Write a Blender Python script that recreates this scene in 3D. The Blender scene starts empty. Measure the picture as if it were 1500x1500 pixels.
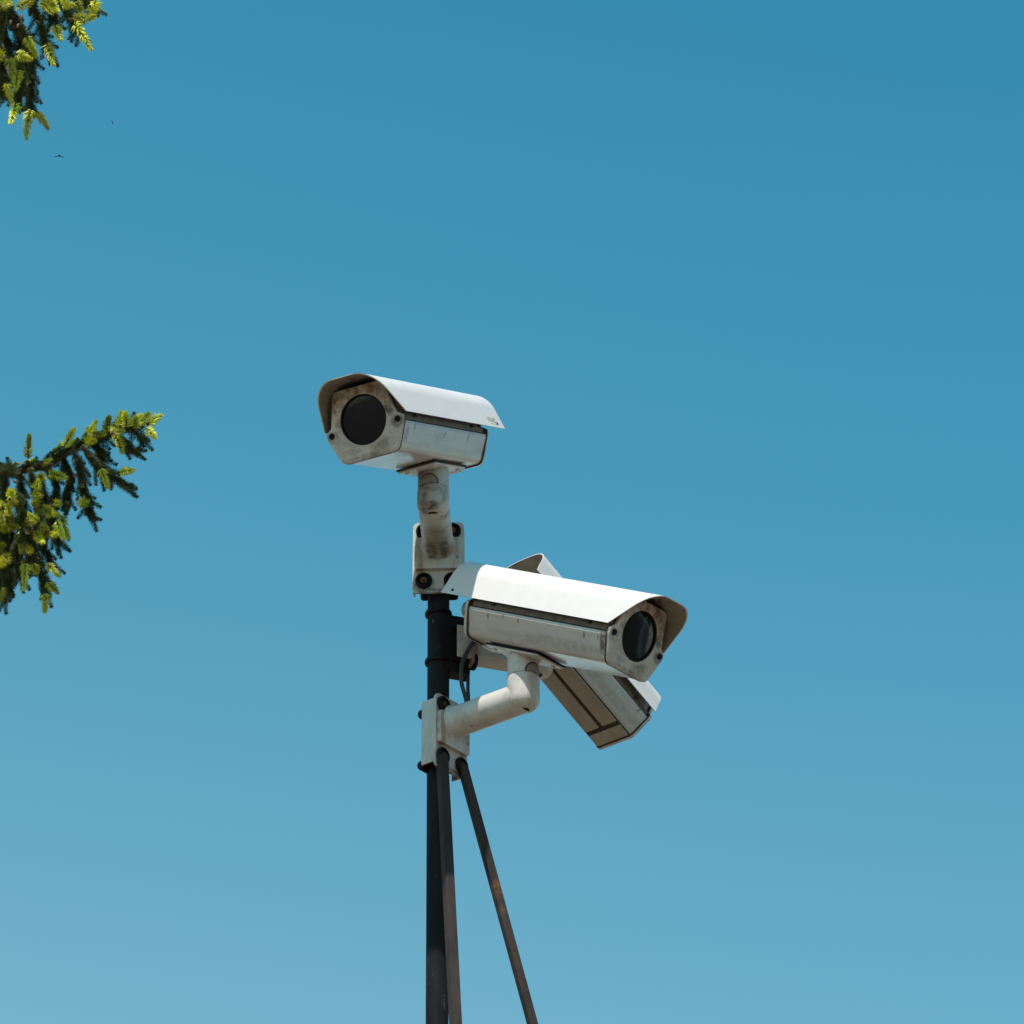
import bpy, bmesh, math, random
from mathutils import Vector, Matrix, Euler

R = math.radians
U = 0.0013                       # metres per modelling unit (all mast parts are drawn in 1.3 mm units)

# ----------------------------------------------------------------- camera, sky, sun, exposure
sc = bpy.context.scene
col = sc.collection
cam_d = bpy.data.cameras.new('photo_camera')
cam_d.sensor_width = 36.0
cam_d.lens = 168.0
cam_d.clip_start = 0.1
cam_d.clip_end = 6000.0
cam = bpy.data.objects.new('photo_camera', cam_d)
col.objects.link(cam)
PITCH = R(29.25)
cam.location = (0, 0, 1.6)
cam.rotation_euler = (math.pi / 2 + PITCH, 0, 0)
sc.camera = cam

SUN_AZ, SUN_EL = R(-15.0), R(60.0)       # azimuth measured from behind the photographer, negative = to the left
sdir = Vector((math.sin(SUN_AZ) * math.cos(SUN_EL), -math.cos(SUN_AZ) * math.cos(SUN_EL), math.sin(SUN_EL)))
world = bpy.data.worlds.new('World')
sc.world = world
world.use_nodes = True
wn, wl = world.node_tree.nodes, world.node_tree.links
bg = wn['Background']
sky = wn.new('ShaderNodeTexSky')
sky.sky_type = 'NISHITA'
sky.sun_disc = False
sky.sun_elevation = SUN_EL
sky.sun_rotation = math.atan2(sdir.x, sdir.y)
sky.air_density = 1.0
sky.dust_density = 1.0
sky.ozone_density = 1.0
tint = wn.new('ShaderNodeMix')
tint.data_type = 'RGBA'
tint.blend_type = 'MULTIPLY'
tint.inputs[0].default_value = 1.0
# the air of this day: clear and deep blue-green overhead, milkier towards the horizon
wtc = wn.new('ShaderNodeTexCoord')
wsep = wn.new('ShaderNodeSeparateXYZ')
wl.new(wtc.outputs['Generated'], wsep.inputs[0])
air = wn.new('ShaderNodeValToRGB')
stops = [(0.0, (1.0, 0.98, 0.84)), (0.20, (0.95, 1.06, 0.86)), (0.375, (0.76, 1.10, 0.86)), (0.485, (0.385, 0.98, 0.835)), (0.595, (0.22, 0.885, 0.81)), (0.80, (0.11, 0.74, 0.78)), (1.0, (0.08, 0.70, 0.76))]
while len(air.color_ramp.elements) < len(stops):
    air.color_ramp.elements.new(0.5)
for el_, (p_, c_) in zip(air.color_ramp.elements, stops):
    el_.position = p_
    el_.color = c_ + (1,)
wl.new(wsep.outputs[2], air.inputs[0])
drift = wn.new('ShaderNodeValToRGB')                # a little deeper away from the sun, to the right
drift.color_ramp.elements[0].color = (1.0, 1.0, 1.0, 1)
drift.color_ramp.elements[1].color = (0.74, 0.91, 0.98, 1)
dmap = wn.new('ShaderNodeMapRange')
dmap.interpolation_type = 'SMOOTHSTEP'
dmap.inputs[1].default_value = -0.22
dmap.inputs[2].default_value = 0.22
wl.new(wsep.outputs[0], dmap.inputs[0])
wl.new(dmap.outputs[0], drift.inputs[0])
dmul = wn.new('ShaderNodeMix')
dmul.data_type = 'RGBA'
dmul.blend_type = 'MULTIPLY'
dmul.inputs[0].default_value = 1.0
wl.new(air.outputs[0], dmul.inputs[6])
wl.new(drift.outputs[0], dmul.inputs[7])
wl.new(dmul.outputs[2], tint.inputs[7])
wl.new(sky.outputs[0], tint.inputs[6])
wl.new(tint.outputs[2], bg.inputs[0])
bg.inputs[1].default_value = 0.15

sun_d = bpy.data.lights.new('sun', 'SUN')
sun_d.energy = 4.5
sun_d.angle = R(0.53)
sun_d.color = (1.0, 0.935, 0.87)
sun = bpy.data.objects.new('sun', sun_d)
sun.rotation_euler = sdir.to_track_quat('Z', 'Y').to_euler()
sun.location = (0, -20, 30)
col.objects.link(sun)

vs = sc.view_settings
vs.view_transform = 'Standard'
vs.look = 'None'
vs.exposure = 0.35
vs.gamma = 1.0
vs.use_curve_mapping = False

# ----------------------------------------------------------------- materials
def mat_new(name):
    m = bpy.data.materials.new(name)
    m.use_nodes = True
    nt = m.node_tree
    return m, nt, nt.nodes['Principled BSDF']

def N(nt, t, **kw):
    n = nt.nodes.new(t)
    for k, v in kw.items():
        setattr(n, k, v)
    return n

def noise(nt, coord, scale, detail=4.0, rough=0.6, stretch=None):
    mp = N(nt, 'ShaderNodeMapping')
    nt.links.new(coord, mp.inputs[0])
    if stretch:
        mp.inputs['Scale'].default_value = stretch
    n = N(nt, 'ShaderNodeTexNoise')
    n.inputs['Scale'].default_value = scale
    n.inputs['Detail'].default_value = detail
    n.inputs['Roughness'].default_value = rough
    nt.links.new(mp.outputs[0], n.inputs['Vector'])
    return n.outputs['Fac']

def ramp(nt, fac, a, b, ca=(0, 0, 0, 1), cb=(1, 1, 1, 1)):
    r = N(nt, 'ShaderNodeValToRGB')
    r.color_ramp.elements[0].position = a
    r.color_ramp.elements[1].position = b
    r.color_ramp.elements[0].color = ca
    r.color_ramp.elements[1].color = cb
    nt.links.new(fac, r.inputs[0])
    return r.outputs[0]

def mix(nt, fac, a, b):
    m = N(nt, 'ShaderNodeMix', data_type='RGBA')
    if isinstance(fac, (int, float)):
        m.inputs[0].default_value = fac
    else:
        nt.links.new(fac, m.inputs[0])
    for i, v in ((6, a), (7, b)):
        if isinstance(v, tuple):
            m.inputs[i].default_value = v
        else:
            nt.links.new(v, m.inputs[i])
    return m.outputs[2]

def mul(nt, a, k):
    m = N(nt, 'ShaderNodeMath', operation='MULTIPLY')
    nt.links.new(a, m.inputs[0])
    if isinstance(k, (int, float)):
        m.inputs[1].default_value = k
    else:
        nt.links.new(k, m.inputs[1])
    return m.outputs[0]

def bump(nt, bs, h, dist=0.0005, st=0.4):
    b = N(nt, 'ShaderNodeBump')
    b.inputs['Distance'].default_value = dist
    b.inputs['Strength'].default_value = st
    nt.links.new(h, b.inputs['Height'])
    nt.links.new(b.outputs[0], bs.inputs['Normal'])

def painted(name, base, grime, amount, speck=0.5, rough=0.38, streak=(1, 1, 1), lo=0.45, hi=0.75, seed=0.0):
    """weathered white enamel: broad grime, small specks and chips, uneven gloss"""
    m, nt, bs = mat_new(name)
    tc = N(nt, 'ShaderNodeTexCoord').outputs['Object']
    off = N(nt, 'ShaderNodeVectorMath', operation='ADD')
    nt.links.new(tc, off.inputs[0])
    off.inputs[1].default_value = (seed, seed * 0.7, -seed * 0.4)
    co = off.outputs[0]
    g1 = ramp(nt, noise(nt, co, 26, 6, 0.68, streak), lo, hi)
    g2 = ramp(nt, noise(nt, co, 7, 3, 0.5), 0.35, 0.7)
    broad = mul(nt, mul(nt, g1, amount), 1.0)
    c = mix(nt, broad, base, grime)
    c = mix(nt, mul(nt, g2, amount * 0.35), c, grime)
    sp = ramp(nt, noise(nt, co, 95, 4, 0.6), 0.64, 0.70)
    mask = ramp(nt, noise(nt, co, 15, 3, 0.6), 0.47, 0.58)
    c = mix(nt, mul(nt, mul(nt, sp, mask), speck), c, (0.06, 0.055, 0.05, 1))
    nt.links.new(c, bs.inputs['Base Color'])
    rr = ramp(nt, noise(nt, co, 40, 4, 0.6), 0.3, 0.8, (rough * 0.8,) * 3 + (1,), (min(1, rough * 1.6),) * 3 + (1,))
    nt.links.new(rr, bs.inputs['Roughness'])
    bump(nt, bs, noise(nt, co, 220, 3, 0.5), 0.0004, 0.12)
    return m

WHITE = painted('white_enamel_hood', (0.60, 0.555, 0.54, 1), (0.42, 0.38, 0.33, 1), 0.12, 0.12, 0.36, lo=0.55, hi=0.85)
BODY = painted('white_enamel_body', (0.50, 0.45, 0.425, 1), (0.27, 0.21, 0.155, 1), 0.45, 0.9, 0.20, (1, 0.35, 1.6), 0.48, 0.72, 1.3)
FACE = painted('dirty_front_plate', (0.58, 0.50, 0.45, 1), (0.24, 0.165, 0.105, 1), 0.65, 0.9, 0.45, (1, 1, 0.8), 0.42, 0.66, 2.1)
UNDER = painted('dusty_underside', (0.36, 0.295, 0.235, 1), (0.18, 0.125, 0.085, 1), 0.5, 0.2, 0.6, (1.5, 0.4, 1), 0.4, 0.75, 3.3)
CAST = painted('cast_bracket_white', (0.56, 0.51, 0.48, 1), (0.25, 0.175, 0.11, 1), 0.5, 0.75, 0.36, (1.2, 1.2, 0.6), 0.47, 0.72, 4.2)
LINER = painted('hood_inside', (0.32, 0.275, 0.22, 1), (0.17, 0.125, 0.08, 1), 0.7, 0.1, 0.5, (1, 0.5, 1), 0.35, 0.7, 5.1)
NECK = painted('sooty_bracket_white', (0.46, 0.425, 0.385, 1), (0.09, 0.072, 0.05, 1), 0.8, 0.9, 0.45, (1.4, 1.4, 0.7), 0.50, 0.70, 6.3)

def spots(m, lst, k=70, lo=0.40, hi=0.60):
    """stains of given place and size (mast units, object space), their edges broken up by noise"""
    nt = m.node_tree
    bs = nt.nodes['Principled BSDF']
    c = bs.inputs['Base Color'].links[0].from_socket
    tc = N(nt, 'ShaderNodeTexCoord').outputs['Object']
    wob = ramp(nt, noise(nt, tc, k, 6, 0.7), lo, hi)
    for cen, rad, colr, st in lst:
        mp = N(nt, 'ShaderNodeMapping', vector_type='TEXTURE')
        mp.inputs['Location'].default_value = [x * U for x in cen]
        mp.inputs['Scale'].default_value = [x * U for x in rad]
        nt.links.new(tc, mp.inputs[0])
        g = N(nt, 'ShaderNodeTexGradient', gradient_type='SPHERICAL')
        nt.links.new(mp.outputs[0], g.inputs[0])
        f = ramp(nt, g.outputs['Fac'], 0.0, 0.45)
        c = mix(nt, mul(nt, mul(nt, f, wob), st), c, colr + (1,))
    nt.links.new(c, bs.inputs['Base Color'])
    return m

def bracket_plate():
    """the bracket plates: the same enamel with rust that has run down from the four bolts"""
    m = painted('rust_run_plate', (0.52, 0.475, 0.445, 1), (0.25, 0.175, 0.11, 1), 0.5, 0.9, 0.38, (1.2, 1.2, 0.6), 0.47, 0.72, 8.8)
    nt = m.node_tree
    bs = nt.nodes['Principled BSDF']
    old = bs.inputs['Base Color'].links[0].from_socket
    tc = N(nt, 'ShaderNodeTexCoord').outputs['Object']
    sp = N(nt, 'ShaderNodeSeparateXYZ')
    nt.links.new(tc, sp.inputs[0])
    ab = N(nt, 'ShaderNodeMath', operation='ABSOLUTE')
    nt.links.new(sp.outputs[0], ab.inputs[0])
    ds = N(nt, 'ShaderNodeMath', operation='SUBTRACT')
    nt.links.new(ab.outputs[0], ds.inputs[0])
    ds.inputs[1].default_value = 24 * U
    d2 = N(nt, 'ShaderNodeMath', operation='ABSOLUTE')
    nt.links.new(ds.outputs[0], d2.inputs[0])
    band = ramp(nt, d2.outputs[0], 0.001, 0.010, (1, 1, 1, 1), (0, 0, 0, 1))
    wob = ramp(nt, noise(nt, tc, 75, 5, 0.65, (1, 1, 0.22)), 0.42, 0.62)
    c = mix(nt, mul(nt, mul(nt, band, wob), 0.75), old, (0.30, 0.155, 0.06, 1))
    ch = ramp(nt, noise(nt, tc, 60, 5, 0.7), 0.60, 0.66)
    b2 = ramp(nt, d2.outputs[0], 0.008, 0.018, (1, 1, 1, 1), (0, 0, 0, 1))
    c = mix(nt, mul(nt, mul(nt, ch, b2), 0.85), c, (0.05, 0.03, 0.02, 1))
    nt.links.new(c, bs.inputs['Base Color'])
    return m
PLATE = bracket_plate()
spots(PLATE, [((-22, -28, -46), (20, 16, 17), (0.035, 0.022, 0.013), 0.95), ((23, -28, -46), (19, 16, 17), (0.035, 0.022, 0.013), 0.95), ((0, -26, -58), (34, 14, 8), (0.06, 0.04, 0.025), 0.8),
              ((-26, -30, -30), (8, 16, 26), (0.25, 0.12, 0.05), 0.8), ((-30, -26, 5), (6, 12, 48), (0.33, 0.18, 0.08), 0.75), ((27, -26, 0), (6, 14, 44), (0.33, 0.20, 0.10), 0.7)], 75, 0.34, 0.58)
SOOT = (0.030, 0.022, 0.014)
BROWN = (0.17, 0.105, 0.055)
spots(NECK, [((-10, -55, -4), (11, 34, 16), SOOT, 0.95), ((11, -58, -4), (9, 30, 16), SOOT, 0.95), ((0, -80, -4), (30, 60, 14), BROWN, 0.6),
             ((-3, -181, -2), (20, 12, 14), SOOT, 0.9), ((-16, -168, 24), (14, 30, 34), (0.10, 0.068, 0.036), 0.85), ((0, -182, 30), (18, 12, 8), (0.12, 0.085, 0.05), 0.5),
             ((-20, -165, 60), (14, 30, 22), (0.08, 0.06, 0.04), 0.8), ((20, -40, -2), (14, 20, 22), (0.22, 0.10, 0.04), 0.6)], 80, 0.30, 0.56)
spots(FACE, [((0, -200, 108), (46, 20, 16), (0.19, 0.115, 0.05), 0.95), ((-36, -200, 86), (16, 20, 34), (0.17, 0.105, 0.05), 0.9), ((38, -200, 88), (18, 20, 26), (0.15, 0.10, 0.055), 0.85),
             ((52, -200, 52), (13, 20, 12), (0.09, 0.068, 0.045), 0.8), ((-52, -200, 52), (13, 20, 12), (0.09, 0.068, 0.045), 0.8), ((-20, -200, 26), (16, 20, 8), (0.14, 0.11, 0.085), 0.7),
             ((26, -200, 24), (22, 20, 9), (0.14, 0.11, 0.085), 0.6), ((0, -200, 12), (50, 20, 7), (0.16, 0.11, 0.07), 0.8), ((42, -200, 70), (10, 20, 10), (0.05, 0.04, 0.03), 0.8)], 60, 0.40, 0.60)
spots(BODY, [((52, -180, 38), (12, 8, 20), (0.10, 0.09, 0.09), 0.8), ((55, -158, 46), (8, 4, 8), (0.07, 0.06, 0.06), 0.9), ((55, 20, 44), (8, 4, 10), (0.07, 0.06, 0.06), 0.9), ((55, -70, 40), (8, 30, 8), (0.27, 0.23, 0.19), 0.5),
             ((-50, -100, 24), (20, 130, 10), (0.30, 0.245, 0.18), 0.55), ((50, -60, 20), (20, 150, 9), (0.32, 0.265, 0.20), 0.5), ((-58, -186, 34), (14, 7, 30), (0.06, 0.05, 0.045), 0.9),
             ((-55, 40, 44), (10, 3, 5), (0.06, 0.06, 0.06), 0.9), ((-55, 10, 46), (10, 2.5, 5), (0.06, 0.06, 0.06), 0.9), ((-55, -20, 44), (10, 2.5, 4), (0.06, 0.06, 0.06), 0.9), ((-55, -150, 42), (10, 3, 6), (0.06, 0.06, 0.06), 0.8)], 90, 0.36, 0.56)

def simple(name, c, rough=0.5, metal=0.0, var=0.3, scale=60, spec=0.5):
    m, nt, bs = mat_new(name)
    tc = N(nt, 'ShaderNodeTexCoord').outputs['Object']
    f = noise(nt, tc, scale, 4, 0.6)
    c2 = tuple(x * (1 - var) for x in c[:3]) + (1,)
    nt.links.new(mix(nt, ramp(nt, f, 0.3, 0.7), c, c2), bs.inputs['Base Color'])
    bs.inputs['Roughness'].default_value = rough
    bs.inputs['Metallic'].default_value = metal
    bs.inputs['Specular IOR Level'].default_value = spec
    bump(nt, bs, f, 0.0006, 0.25)
    return m

GASKET = simple('dark_gasket', (0.065, 0.043, 0.027, 1), 0.8, spec=0.2)
BLACK = simple('black_rubber', (0.010, 0.008, 0.008, 1), 0.6, spec=0.15)
RUST = simple('rusty_steel', (0.20, 0.06, 0.025, 1), 0.8, 0.2, 0.6, 400)
GLAND = simple('grey_gland', (0.20, 0.205, 0.20, 1), 0.5)
CABLE_GREY = simple('grey_cable_sheath', (0.055, 0.05, 0.047, 1), 0.5, spec=0.2)
CABLE_BLACK = simple('black_cable_sheath', (0.02, 0.02, 0.022, 1), 0.4)
INK = simple('worn_ink', (0.44, 0.40, 0.35, 1), 0.6)
INSECT = simple('insect_chitin', (0.05, 0.075, 0.08, 1), 0.9, spec=0.05)

def mast_paint(name, base, chip):
    m, nt, bs = mat_new(name)
    tc = N(nt, 'ShaderNodeTexCoord').outputs['Object']
    a = ramp(nt, noise(nt, tc, 14, 6, 0.7, (1, 1, 0.35)), 0.40, 0.72)
    c = mix(nt, mul(nt, a, 0.55), base, tuple(x * 2.6 for x in base[:3]) + (1,))
    r1 = ramp(nt, noise(nt, tc, 22, 5, 0.7, (1, 1, 0.5)), 0.62, 0.70)
    r2 = ramp(nt, noise(nt, tc, 5, 2, 0.5), 0.45, 0.6)
    c = mix(nt, mul(nt, mul(nt, r1, r2), 0.8), c, chip)
    sc_ = ramp(nt, noise(nt, tc, 70, 4, 0.65, (1, 1, 0.4)), 0.66, 0.71)
    c = mix(nt, mul(nt, sc_, 0.5), c, (0.15, 0.125, 0.11, 1))
    nt.links.new(c, bs.inputs['Base Color'])
    bs.inputs['Roughness'].default_value = 0.5
    bs.inputs['Specular IOR Level'].default_value = 0.04
    bump(nt, bs, noise(nt, tc, 90, 4, 0.6), 0.0008, 0.25)
    return m
MAST = mast_paint('black_mast_paint', (0.013, 0.012, 0.013, 1), (0.06, 0.05, 0.045, 1))
BRACE = mast_paint('weathered_brace_paint', (0.034, 0.026, 0.023, 1), (0.16, 0.065, 0.03, 1))
spots(BRACE, [((66, 8, 4103), (16, 16, 20), (0.15, 0.065, 0.035), 0.7), ((70, 10, 4072), (12, 12, 14), (0.13, 0.075, 0.05), 0.6), ((5, -60, 3990), (10, 10, 40), (0.12, 0.075, 0.045), 0.7), ((96, 16, 3990), (14, 14, 60), (0.075, 0.05, 0.035), 0.5)], 60, 0.40, 0.58)

def glass_mat():
    m, nt, bs = mat_new('smoked_window_glass')
    out = nt.nodes['Material Output']
    nt.nodes.remove(bs)
    tr = N(nt, 'ShaderNodeBsdfTransparent')
    tr.inputs[0].default_value = (0.62, 0.62, 0.64, 1)
    gl = N(nt, 'ShaderNodeBsdfGlossy')
    gl.inputs['Roughness'].default_value = 0.05
    gl.inputs[0].default_value = (0.50, 0.56, 0.66, 1)
    fr = N(nt, 'ShaderNodeFresnel')
    fr.inputs[0].default_value = 1.45
    mx = N(nt, 'ShaderNodeMixShader')
    nt.links.new(fr.outputs[0], mx.inputs[0])
    nt.links.new(tr.outputs[0], mx.inputs[1])
    nt.links.new(gl.outputs[0], mx.inputs[2])
    nt.links.new(mx.outputs[0], out.inputs[0])
    return m
GLASS = glass_mat()
LENS = simple('lens_barrel', (0.22, 0.22, 0.23, 1), 0.3, 0, 0.2)
LENSGLASS = simple('lens_front_element', (0.006, 0.007, 0.010, 1), 0.05, 0, 0.1, 20, 0.9)

def leaf_mat(name, base, tip, trans, rough):
    m, nt, bs = mat_new(name)
    out = nt.nodes['Material Output']
    oi = N(nt, 'ShaderNodeObjectInfo').outputs['Random']
    tc = N(nt, 'ShaderNodeTexCoord').outputs['Object']
    f = ramp(nt, noise(nt, tc, 90, 2, 0.5), 0.3, 0.7)
    c = mix(nt, f, base, tip)
    hs = N(nt, 'ShaderNodeHueSaturation')
    mr = N(nt, 'ShaderNodeMapRange')
    mr.inputs[3].default_value = 0.65
    mr.inputs[4].default_value = 1.35
    nt.links.new(oi, mr.inputs[0])
    nt.links.new(mr.outputs[0], hs.inputs['Value'])
    nt.links.new(c, hs.inputs['Color'])
    nt.links.new(hs.outputs[0], bs.inputs['Base Color'])
    bs.inputs['Roughness'].default_value = rough
    tl = N(nt, 'ShaderNodeBsdfTranslucent')
    nt.links.new(hs.outputs[0], tl.inputs[0])
    mx = N(nt, 'ShaderNodeMixShader')
    mx.inputs[0].default_value = trans
    nt.links.new(bs.outputs[0], mx.inputs[1])
    nt.links.new(tl.outputs[0], mx.inputs[2])
    nt.links.new(mx.outputs[0], out.inputs[0])
    return m
OLD_NEEDLE = leaf_mat('old_spruce_needles', (0.060, 0.080, 0.010, 1), (0.105, 0.115, 0.016, 1), 0.15, 0.45)
NEW_NEEDLE = leaf_mat('new_spruce_needles', (0.60, 0.63, 0.04, 1), (0.74, 0.70, 0.09, 1), 0.35, 0.5)
BARK = simple('spruce_bark', (0.075, 0.045, 0.030, 1), 0.85, 0, 0.5, 40)
HOOD_SHADE = simple('grimy_hood_shade', (0.19, 0.155, 0.115, 1), 0.7, 0, 0.5, 60, 0.2)  # dark brown stands for the hood's shade as well as grime
BUD = simple('brown_bud_scales', (0.11, 0.042, 0.02, 1), 0.6, 0, 0.4, 200)

def ground_mat():
    m, nt, bs = mat_new('pale_gravel_ground')
    tc = N(nt, 'ShaderNodeTexCoord').outputs['Object']
    a = ramp(nt, noise(nt, tc, 0.15, 5, 0.6), 0.35, 0.65)
    c = mix(nt, a, (0.145, 0.11, 0.075, 1), (0.10, 0.078, 0.052, 1))
    b = ramp(nt, noise(nt, tc, 30, 3, 0.6), 0.35, 0.7)
    c = mix(nt, mul(nt, b, 0.5), c, (0.19, 0.155, 0.115, 1))
    nt.links.new(c, bs.inputs['Base Color'])
    bs.inputs['Roughness'].default_value = 0.9
    bump(nt, bs, noise(nt, tc, 60, 4, 0.6), 0.02, 0.5)
    return m
GROUND = ground_mat()

# ----------------------------------------------------------------- mesh helpers
class MB:
    """collects shapes (in 1.3 mm units) and links them as ONE mesh object in metres"""
    def __init__(self, off=(0, 0, 0), s=1.0):
        self.bm = bmesh.new()
        self.off = Vector(off)
        self.s = s

    def faces(self, verts, faces, M=None):
        vv = []
        for v in verts:
            p = Vector(v)
            if M is not None:
                p = M @ p
            vv.append(self.bm.verts.new((p - self.off) * (U * self.s)))
        for f in faces:
            try:
                self.bm.faces.new([vv[i] for i in f])
            except ValueError:
                pass

    def box(self, a, b, M=None, ch=0.0):
        (x0, y0, z0), (x1, y1, z1) = a, b
        if ch <= 0:
            v = [(x0, y0, z0), (x1, y0, z0), (x1, y1, z0), (x0, y1, z0), (x0, y0, z1), (x1, y0, z1), (x1, y1, z1), (x0, y1, z1)]
            self.faces(v, [(3, 2, 1, 0), (4, 5, 6, 7), (0, 1, 5, 4), (1, 2, 6, 5), (2, 3, 7, 6), (3, 0, 4, 7)], M)
            return
        t = bmesh.new()
        vs_ = [t.verts.new(p) for p in [(x0, y0, z0), (x1, y0, z0), (x1, y1, z0), (x0, y1, z0), (x0, y0, z1), (x1, y0, z1), (x1, y1, z1), (x0, y1, z1)]]
        for f in [(3, 2, 1, 0), (4, 5, 6, 7), (0, 1, 5, 4), (1, 2, 6, 5), (2, 3, 7, 6), (3, 0, 4, 7)]:
            t.faces.new([vs_[i] for i in f])
        bmesh.ops.bevel(t, geom=list(t.edges), offset=ch, segments=2, profile=0.6, affect='EDGES')
        t.verts.index_update()
        self.faces([v.co.copy() for v in t.verts], [[v.index for v in f.verts] for f in t.faces], M)
        t.free()

    def prism(self, poly, y0, y1, M=None, caps=True):
        """closed xz polygon swept along y; y0/y1 may be functions of (x, z)"""
        f0 = y0 if callable(y0) else (lambda x, z: y0)
        f1 = y1 if callable(y1) else (lambda x, z: y1)
        n = len(poly)
        v = [(x, f0(x, z), z) for x, z in poly] + [(x, f1(x, z), z) for x, z in poly]
        fs = [(i, (i + 1) % n, n + (i + 1) % n, n + i) for i in range(n)]
        if caps:
            fs += [tuple(range(n - 1, -1, -1)), tuple(range(n, 2 * n))]
        self.faces(v, fs, M)

    def ring(self, outer, y, r, M=None, n=48, cz=0.0):
        """flat plate outline with a round hole"""
        m = len(outer)
        v = [(x, y, z) for x, z in outer]
        ang = [math.atan2(z - cz, x) for x, z in outer]
        v += [(r * math.cos(a), y, cz + r * math.sin(a)) for a in ang]
        self.faces(v, [(i, (i + 1) % m, m + (i + 1) % m, m + i) for i in range(m)], M)

    def lathe(self, prof, n=32, M=None, cap0=True, cap1=True):
        """profile of (r, z) turned round local z"""
        v, fs = [], []
        for r, z in prof:
            for k in range(n):
                a = 2 * math.pi * k / n
                v.append((r * math.cos(a), r * math.sin(a), z))
        for j in range(len(prof) - 1):
            for k in range(n):
                k2 = (k + 1) % n
                fs.append((j * n + k, j * n + k2, (j + 1) * n + k2, (j + 1) * n + k))
        if cap0:
            fs.append(tuple(range(n - 1, -1, -1)))
        if cap1:
            b = (len(prof) - 1) * n
            fs.append(tuple(range(b, b + n)))
        self.faces(v, fs, M)

    def tube(self, pts, r, n=12, caps=True):
        """round tube through points; r a number or a list"""
        pts = [Vector(p) for p in pts]
        rs = r if isinstance(r, (list, tuple)) else [r] * len(pts)
        v, fs = [], []
        side = None
        for i, p in enumerate(pts):
            d = (pts[min(i + 1, len(pts) - 1)] - pts[max(i - 1, 0)]).normalized()
            if side is None:
                side = d.orthogonal().normalized()
            side = (side - d * side.dot(d)).normalized()
            up = d.cross(side)
            for k in range(n):
                a = 2 * math.pi * k / n
                v.append(p + (side * math.cos(a) + up * math.sin(a)) * rs[i])
        for j in range(len(pts) - 1):
            for k in range(n):
                k2 = (k + 1) % n
                fs.append((j * n + k, j * n + k2, (j + 1) * n + k2, (j + 1) * n + k))
        if caps:
            fs.append(tuple(range(n - 1, -1, -1)))
            b = (len(pts) - 1) * n
            fs.append(tuple(range(b, b + n)))
        self.faces(v, fs)

    def bar(self, a, b, w, h, twist=0.0):
        """square bar from a to b"""
        a, b = Vector(a), Vector(b)
        d = (b - a).normalized()
        M = Matrix.Translation(a) @ d.to_track_quat('Z', 'Y').to_matrix().to_4x4() @ Matrix.Rotation(twist, 4, 'Z')
        self.box((-w / 2, -h / 2, 0), (w / 2, h / 2, (b - a).length), M, ch=1.2)

    def build(self, name, m, parent=None, smooth=26):
        bmesh.ops.recalc_face_normals(self.bm, faces=self.bm.faces)
        me = bpy.data.meshes.new(name)
        self.bm.to_mesh(me)
        self.bm.free()
        me.materials.append(m)
        if smooth:
            me.shade_smooth()
            me.set_sharp_from_angle(angle=R(smooth))
        o = bpy.data.objects.new(name, me)
        col.objects.link(o)
        if parent is not None:
            o.parent = parent
        return o

def rounded(pts, rad, seg=6, closed=True):
    out = []
    n = len(pts)
    for i, p in enumerate(pts):
        r = rad[i] if isinstance(rad, (list, tuple)) else rad
        if r <= 0 or (not closed and i in (0, n - 1)):
            out.append(tuple(p))
            continue
        a, b, c = Vector(pts[i - 1]), Vector(p), Vector(pts[(i + 1) % n])
        u, w = (a - b), (c - b)
        half = u.angle(w) / 2
        t = min(r / math.tan(half), u.length * 0.48, w.length * 0.48)
        r = t * math.tan(half)
        p0, p1 = b + u.normalized() * t, b + w.normalized() * t
        cen = b + (u.normalized() + w.normalized()).normalized() * (r / math.sin(half))
        a0 = math.atan2(p0.y - cen.y, p0.x - cen.x)
        a1 = math.atan2(p1.y - cen.y, p1.x - cen.x)
        da = (a1 - a0 + math.pi) % (2 * math.pi) - math.pi
        for k in range(seg + 1):
            q = a0 + da * k / seg
            out.append((cen.x + r * math.cos(q), cen.y + r * math.sin(q)))
    return out

def tag(o, label, cat, group=None):
    o['label'] = label
    o['category'] = cat
    if group:
        o['group'] = group
    return o

def empty(name, loc, M3=None):
    o = bpy.data.objects.new(name, None)
    o.empty_display_size = 0.1
    col.objects.link(o)
    m = (M3.to_4x4() if M3 is not None else Matrix.Identity(4))
    m.translation = Vector(loc)
    o.matrix_world = m
    return o

# origin of the mast coordinates: a point on the mast axis, 5.76 m above the ground
P0 = Vector((-0.1404, 8.0984, 5.7630))
def WP(x, y, z):
    return P0 + Vector((x, y, z)) * U

# ----------------------------------------------------------------- ground
def build_ground():
    bm = bmesh.new()
    S, n = 3000.0, 24
    grid = [[bm.verts.new((-S + 2 * S * i / n, -S + 2 * S * j / n, 0)) for j in range(n + 1)] for i in range(n + 1)]
    for i in range(n):
        for j in range(n):
            bm.faces.new((grid[i][j], grid[i + 1][j], grid[i + 1][j + 1], grid[i][j + 1]))
    me = bpy.data.meshes.new('ground')
    bm.to_mesh(me)
    bm.free()
    me.materials.append(GROUND)
    o = bpy.data.objects.new('ground', me)
    col.objects.link(o)
    o['kind'] = 'structure'
build_ground()
GZ = -P0.z / U                                  # ground level in mast units

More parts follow.
